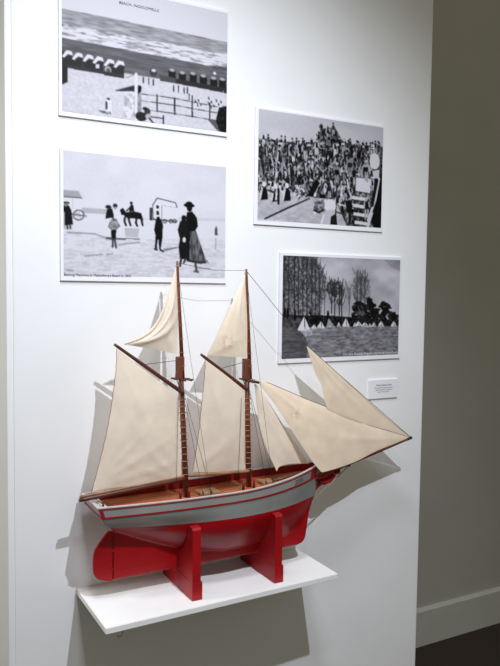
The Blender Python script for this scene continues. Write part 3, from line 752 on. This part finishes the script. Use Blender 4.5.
# 3 --- crowd of bathers
t, P = board('black-and-white print of a dense crowd of bathers at a pool, upper right', (.526, .948, 1.6705, 1.9704), (.010, .006, .012, .005), 8)
P.crop(245, 100, 3.333); full = np.ones_like(P.a, bool); R_ = random.Random(5)
P.a[:] = 186; P.a += 12*(P.Y/P.h); P.tex(full, 7, 60, 30)
P.poly([(0, 310), (210, 318), (500, 330), (500, 480), (0, 480)], 174); P.tex(P.mask([(0, 300), (500, 300), (500, 480), (0, 480)]), 14, 10, 5)
crowd = P.mask([(30, 140), (60, 128), (130, 138), (200, 146), (236, 140), (255, 96), (300, 92), (330, 146), (380, 150), (460, 156), (460, 300), (430, 420), (340, 420), (300, 330), (215, 322), (130, 300), (30, 300)])
P.put(crowd, 70); P.tex(crowd, 60, 5, 12); P.tex(crowd, 40, 3, 5)
def bather(x, y, s, seat=None):
    dk = R_.choice((26, 34, 44, 60)); sk = R_.choice((90, 130, 165, 205)); lean = R_.uniform(-.3, .3)*s
    P.poly([(x-4.4*s, y+5*s), (x+4.4*s, y+5*s), (x+3.6*s+lean, y+21*s), (x-3.6*s+lean, y+21*s)], sk if R_.random() < .35 else dk)
    P.poly([(x-3.6*s, y+11*s), (x+3.6*s, y+11*s), (x+4*s+lean, y+23*s), (x-4*s+lean, y+23*s)], dk)
    for q in (-1, 1):
        P.line([(x+q*4.4*s, y+6*s), (x+q*R_.uniform(4, 8)*s, y+R_.uniform(10, 20)*s)], 1.2*s, sk)
        P.line([(x+q*2.2*s+lean, y+22*s), (x+q*R_.uniform(1, 4)*s+lean, y+R_.uniform(34, 42)*s)], 1.4*s, sk)
    P.ell((x, y), 2.8*s, 3.8*s, sk*.8); P.ell((x, y-1.4*s), 3.0*s, 3.0*s, R_.choice((28, 34, 40, 50, 180)))
for x, y in [(44, 120), (62, 112), (78, 118), (108, 132), (122, 122), (134, 124), (158, 130), (172, 130), (193, 130), (222, 128), (240, 118), (254, 78), (276, 92), (294, 80), (334, 134), (350, 132), (378, 142), (394, 140), (418, 145), (434, 140), (447, 145), (90, 134), (206, 144)]: bather(x, y, .95)
for r in range(11):
    for k in range(24):
        x = 42+k*17.5+R_.uniform(-7, 7); y = 142+r*15+R_.uniform(-5, 5)
        if y > 262+(x-40)*.1: continue
        if x > 428 and y > 165: continue
        bather(x, y, R_.uniform(.85, 1.15))
for x, y in [(246, 110), (262, 116), (280, 112), (296, 118), (240, 138), (268, 140), (300, 142)]: bather(x, y, 1.05)
for pts in ([(312, 128), (334, 132)], [(230, 210), (262, 238)], [(216, 250), (250, 270), (236, 310)], [(262, 236), (300, 205)], [(240, 200), (290, 160)], [(310, 215), (330, 190)], [(205, 270), (230, 250)]): P.line(pts, 1.3, 170)
for k in range(260):
    x = R_.uniform(40, 425); y = R_.uniform(150, 262); P.line([(x, y), (x+R_.uniform(-3, 3), y+R_.uniform(12, 30))], R_.uniform(1, 2.6), R_.choice((18, 26, 36, 36, 150, 195)), .8)
P.poly([(205, 318), (236, 262), (250, 276), (226, 320)], 30)
for k in range(26):
    x, y = R_.uniform(255, 410), R_.uniform(255, 330); P.line([(x, y), (x+R_.uniform(-14, 14), y+R_.uniform(16, 34))], 2.0, R_.choice((190, 205, 210, 60, 40)))
# swimmers at the water's edge
for x, y, s in [(66, 286, 1.5), (104, 292, 1.5), (142, 290, 1.6)]:
    P.ell((x-2, y-6), 6.5, 9, 205); P.poly([(x-9, y+4), (x+8, y+2), (x+11, y+44), (x-13, y+46)], 30); P.line([(x-8, y+6), (x-14, y+40)], 1.8, 200)
    P.line([(x+6, y+6), (x+20, y+22)], 1.6, 160)
P.line([(80, 300), (110, 312)], 2.4, 60); P.line([(107, 290), (104, 330)], 2.4, 196); P.line([(112, 296), (112, 344)], 2.6, 40)
for k in range(44): 
    x, y = R_.uniform(160, 214), R_.uniform(284, 330); P.ell((x, y), 3, 3, R_.choice((216, 190, 70, 100)))
P.line([(68, 394), (140, 360), (215, 328)], 1.9, 40); P.poly([(215, 328), (240, 334), (140, 376), (68, 396)], 186, .6)
# steps, box and near figures on the right
P.poly([(372, 256), (420, 262), (416, 312), (368, 304)], 206); P.line([(368, 304), (416, 312)], 1.4, 70); P.line([(372, 256), (420, 262)], 1.2, 110)
for k, (x, y) in enumerate([(356, 318), (360, 344), (362, 372), (366, 400)]): P.poly([(x, y), (x+52, y+8), (x+50, y+20), (x-2, y+12)], 205); P.line([(x-2, y+13), (x+50, y+21)], 1.4, 60)
P.line([(305, 300), (300, 420)], 1.4, 60); P.line([(305, 372), (370, 392)], 1.4, 60); P.line([(310, 345), (360, 360)], 1.6, 200)
for x, y, s in [(345, 322, 1.7), (405, 330, 1.6), (350, 190, 1.7), (306, 214, 1.7), (404, 206, 1.6)]: bather(x, y, s)
P.poly([(334, 334), (356, 332), (358, 372), (340, 376)], 32); P.poly([(346, 372), (354, 372), (352, 412), (344, 412)], 40)
P.poly([(232, 340), (262, 330), (270, 352), (244, 376), (228, 368)], 110); P.tex(P.mask([(228, 330), (270, 330), (270, 378), (228, 378)]), 60, 6, 6); P.line([(230, 366), (246, 374), (262, 364)], 2, 40)
P.ell((284, 352), 19, 22, 212); P.poly([(270, 366), (298, 364), (304, 424), (246, 424), (256, 392)], 184); P.poly([(286, 388), (304, 376), (308, 424), (284, 424)], 40); P.line([(262, 384), (252, 420)], 2.6, 206)
P.poly([(436, 258), (462, 250), (462, 430), (428, 424), (414, 380)], 30); P.ell((432, 204), 17, 27, 210); P.poly([(424, 236), (448, 232), (446, 260), (428, 262)], 196); P.line([(446, 262), (434, 330), (410, 400)], 3.4, 200); P.poly([(428, 372), (412, 424), (404, 424), (414, 380)], 196); P.line([(440, 268), (424, 350)], 3.5, 36)
P.tex(full, 7, 1.6, 1.6)
P.mesh('printed_photograph', t)
me = text_mesh('Bathers at the Open Air Pool', .0088); a_, c_ = at(257.5, 220.2, -.006), at(283, 222, -.006); w_ = max(v.co.x for v in me.vertices)
for v in me.vertices: v.co = Vector((a_.x+v.co.x*(c_.x-a_.x)/w_, -.006, a_.z+v.co.y))
obj('caption', me, M['inkw'], t)

# 4 --- model yachts on a lake
t, P = board('black-and-white print of small white sailing boats on a lake below bare trees', (.6056, 1.0245, 1.3044, 1.601), (.010, .008, .012, .008), 11)
P.crop(265, 240, 3.333); full = np.ones_like(P.a, bool); R_ = random.Random(9)
P.a[:] = 168; P.a += 14*(P.Y/P.h); P.tex(full, 24, 70, 45); P.tex(full, 12, 30, 20)
P.poly([(380, 50), (460, 60), (460, 110), (420, 90)], 120, .35)
wood = P.mask([(50, 45), (150, 50), (186, 80), (204, 130), (196, 190), (186, 256), (50, 262)]); P.put(wood, 124, .55)
for k in range(2600):
    x = 50+156*R_.random()**1.25; y = R_.uniform(48, 258); X_, Y_ = P.q((x, y)); X_, Y_ = int(X_), int(Y_)
    if 0 <= X_ < P.w and 0 <= Y_ < P.h and wood[Y_, X_]: P.ell((x, y), R_.uniform(1.2, 4), R_.uniform(1.5, 5), R_.choice((50, 70, 80, 96, 150)), .5)
def tree(x, y0, y1, w, sp, n, tone, tw=1.6):
    P.line([(x, y0), (x+R_.uniform(-3, 3), y1)], tw, tone)
    for k in range(n):
        f = R_.uniform(.3, 1); yb = y0+(y1-y0)*f; a = R_.uniform(-1, 1); P.line([(x, yb), (x+a*sp*.6, yb-R_.uniform(10, 24)), (x+a*sp, yb-R_.uniform(18, 44))], w, tone+R_.uniform(0, 26))
for x, y1 in [(64, 52), (80, 50), (98, 52), (112, 50), (126, 54), (140, 56), (156, 66), (168, 74), (182, 96)]: tree(x, 262, y1, .6, 20, 22, 52, R_.uniform(.8, 1.4))
crown = P.mask([(204, 150), (222, 134), (246, 136), (262, 154), (258, 178), (240, 190), (216, 186), (204, 170)]); 
for k in range(420):
    x, y = R_.uniform(200, 264), R_.uniform(130, 192); X_, Y_ = P.q((x, y))
    if crown[int(Y_), int(X_)]: P.ell((x+R_.uniform(-4, 4), y+R_.uniform(-4, 4)), R_.uniform(1.5, 4), R_.uniform(1.5, 4), R_.choice((40, 56, 70, 90)), .6)
for x in (222, 232, 248, 256): tree(x, 262, 160, .7, 14, 10, 44, 1.2)
bare = P.mask([(292, 130), (316, 116), (344, 130), (354, 176), (340, 206), (296, 200)]); P.put(bare, 108, .5); P.tex(bare, 32, 2.4, 3)
for x in (308, 320, 334): tree(x, 262, 124, .6, 20, 20, 66, 1.1)
tree(280, 262, 160, .6, 14, 10, 84, .9); tree(198, 262, 140, .6, 12, 8, 70, 1)
bush = P.mask([(290, 222), (306, 208), (330, 212), (344, 196), (362, 206), (374, 240), (384, 222), (398, 208), (416, 216), (420, 244), (450, 256), (450, 292), (290, 284)]); 
for k in range(520):
    x, y = R_.uniform(284, 450), R_.uniform(196, 286); X_, Y_ = P.q((x, y)); X_, Y_ = int(X_), int(Y_)
    if 0 <= X_ < P.w and 0 <= Y_ < P.h and bush[Y_, X_]: P.ell((x+R_.uniform(-3, 3), y+R_.uniform(-6, 2)), R_.uniform(3, 7), R_.uniform(3, 6), R_.choice((26, 32, 40, 54)))
P.poly([(50, 250), (190, 250), (450, 268), (450, 288), (50, 292)], 40); P.tex(P.mask([(50, 248), (450, 266), (450, 290), (50, 292)]), 26, 4, 4)
P.poly([(300, 240), (330, 236), (336, 250), (310, 252)], 120, .5)
water = P.mask([(40, 292), (150, 290), (450, 286), (450, 420), (40, 420)]); P.put(water, 126); P.tex(water, 26, 16, 2.6); P.tex(water, 20, 7, 2)
P.poly([(50, 286), (124, 298), (134, 322), (146, 356), (140, 384), (154, 420), (40, 420)], 92); P.tex(P.mask([(50, 286), (124, 298), (154, 420), (40, 420)]), 16, 16, 4)
P.poly([(50, 244), (74, 252), (124, 262), (124, 298), (50, 290)], 74); P.tex(P.mask([(50, 250), (124, 262), (124, 300), (50, 292)]), 26, 5, 5)
for x, y in [(66, 238), (76, 240), (100, 246), (150, 250), (210, 250), (246, 268)]: P.line([(x, y-8), (x, y+18)], 2.8, 28); P.ell((x, y-11), 3, 4, 50)
for x in (132, 148, 196, 224): P.ell((x, 250), 2.6, 3.6, 190); P.line([(x, 254), (x, 268)], 2.2, 60)
P.poly([(118, 302), (160, 300), (156, 316), (134, 322)], 176, .7); P.tex(P.mask([(118, 302), (166, 298), (166, 322), (120, 322)]), 26, 6, 2)
def yacht(x, y, w, h, tone=222):
    P.poly([(x-w*.55, y), (x, y-h), (x+.02*w, y)], tone); P.poly([(x+.08*w, y-1), (x+.06*w, y-h*.9), (x+w*.5, y+.5)], tone-12); P.line([(x-w*.5, y+2), (x+w*.5, y+2.5)], 1.1, 206)
for a in [(131, 298, 40, 44), (187, 290, 24, 20), (246, 285, 10, 13), (270, 284, 22, 25), (312, 282, 20, 13), (333, 285, 24, 12), (363, 284, 12, 12), (387, 284, 18, 16), (429, 284, 18, 15), (164, 291, 16, 10), (300, 284, 10, 10), (350, 285, 10, 8)]: yacht(*a)
P.poly([(205, 286), (212, 260), (232, 286)], 150); P.line([(205, 288), (234, 289)], 1, 190)
P.tex(full, 7, 1.6, 1.6)
P.mesh('printed_photograph', t)
me = text_mesh('The Lake, Boating, Skegness and Model Yacht Pond', .0088); a_, c_ = at(343, 355.3, -.006), at(396.5, 352.5, -.006); w_ = max(v.co.x for v in me.vertices)
for v in me.vertices: v.co = Vector((a_.x+v.co.x*(c_.x-a_.x)/w_, -.006, a_.z+v.co.y))
obj('caption', me, M['inkw'], t)

# --- the small label
t = thing('wall_label', 'small white printed label fixed beside the bowsprit, below the lake photograph', 'label', (.965, 0, 1.216))
b = NB(); box(b, (.9125, -.005, 1.1885), (1.0185, 0, 1.244), .0006); obj('label_board', b, M['board'], t)
for nm, body, z, x0, x1, s in (('heading', 'Model Sailing Ship', 1.2255, .939, .995, .0068), ('text_line', 'Wooden pond yacht with canvas sails', 1.2185, .933, 1.0, .0046), ('text_line', 'made for sailing on the boating lake', 1.2125, .936, .997, .0046), ('text_line', 'Loan from a private lender', 1.2065, .944, .986, .0046)):
    me = text_mesh(body, s); w_ = max(v.co.x for v in me.vertices)
    for v in me.vertices: v.co = Vector((x0+v.co.x*(x1-x0)/w_, -.0055, z+v.co.y))
    obj(nm, me, M['ink'], t)
# ------------------------------------------------------------------ light
def spot(loc, aim, e, size, blend, rad, col):
    l = bpy.data.lights.new('track_or_fill_spot', 'SPOT'); l.energy = e; l.spot_size = math.radians(size); l.spot_blend = blend; l.shadow_soft_size = rad; l.color = col
    o = bpy.data.objects.new('track_or_fill_spot', l); C.objects.link(o); o.location = loc
    o.rotation_euler = (Vector(aim)-Vector(loc)).to_track_quat('-Z', 'Y').to_euler(); return o
spot((.34, -1.45, 2.68), (.24, 0, .85), 118, 98, 1, .013, (.88, .92, 1))
spot((-.12, -1.35, 2.55), (.2, 0, .9), 12, 100, 1, .02, (.88, .92, 1))
spot((-.1, -1.0, 3.3), (.2, -.1, .82), 98, 66, 1, .2, (.90, .935, 1))  # added soft fill from high up: lifts the ship's shadow, blocked below the shelf
spot((-1.7, .22, 2.0), (-.076, .15, 1.2), 62, 90, 1, .15, (1, 1, .94))  # added fill, only brightens the display wall's left end face and corner trim
w = bpy.data.worlds.new('room_light'); SC.world = w; w.use_nodes = True
w.node_tree.nodes['Background'].inputs[0].default_value = (1, .95, .74, 1); w.node_tree.nodes['Background'].inputs[1].default_value = .25
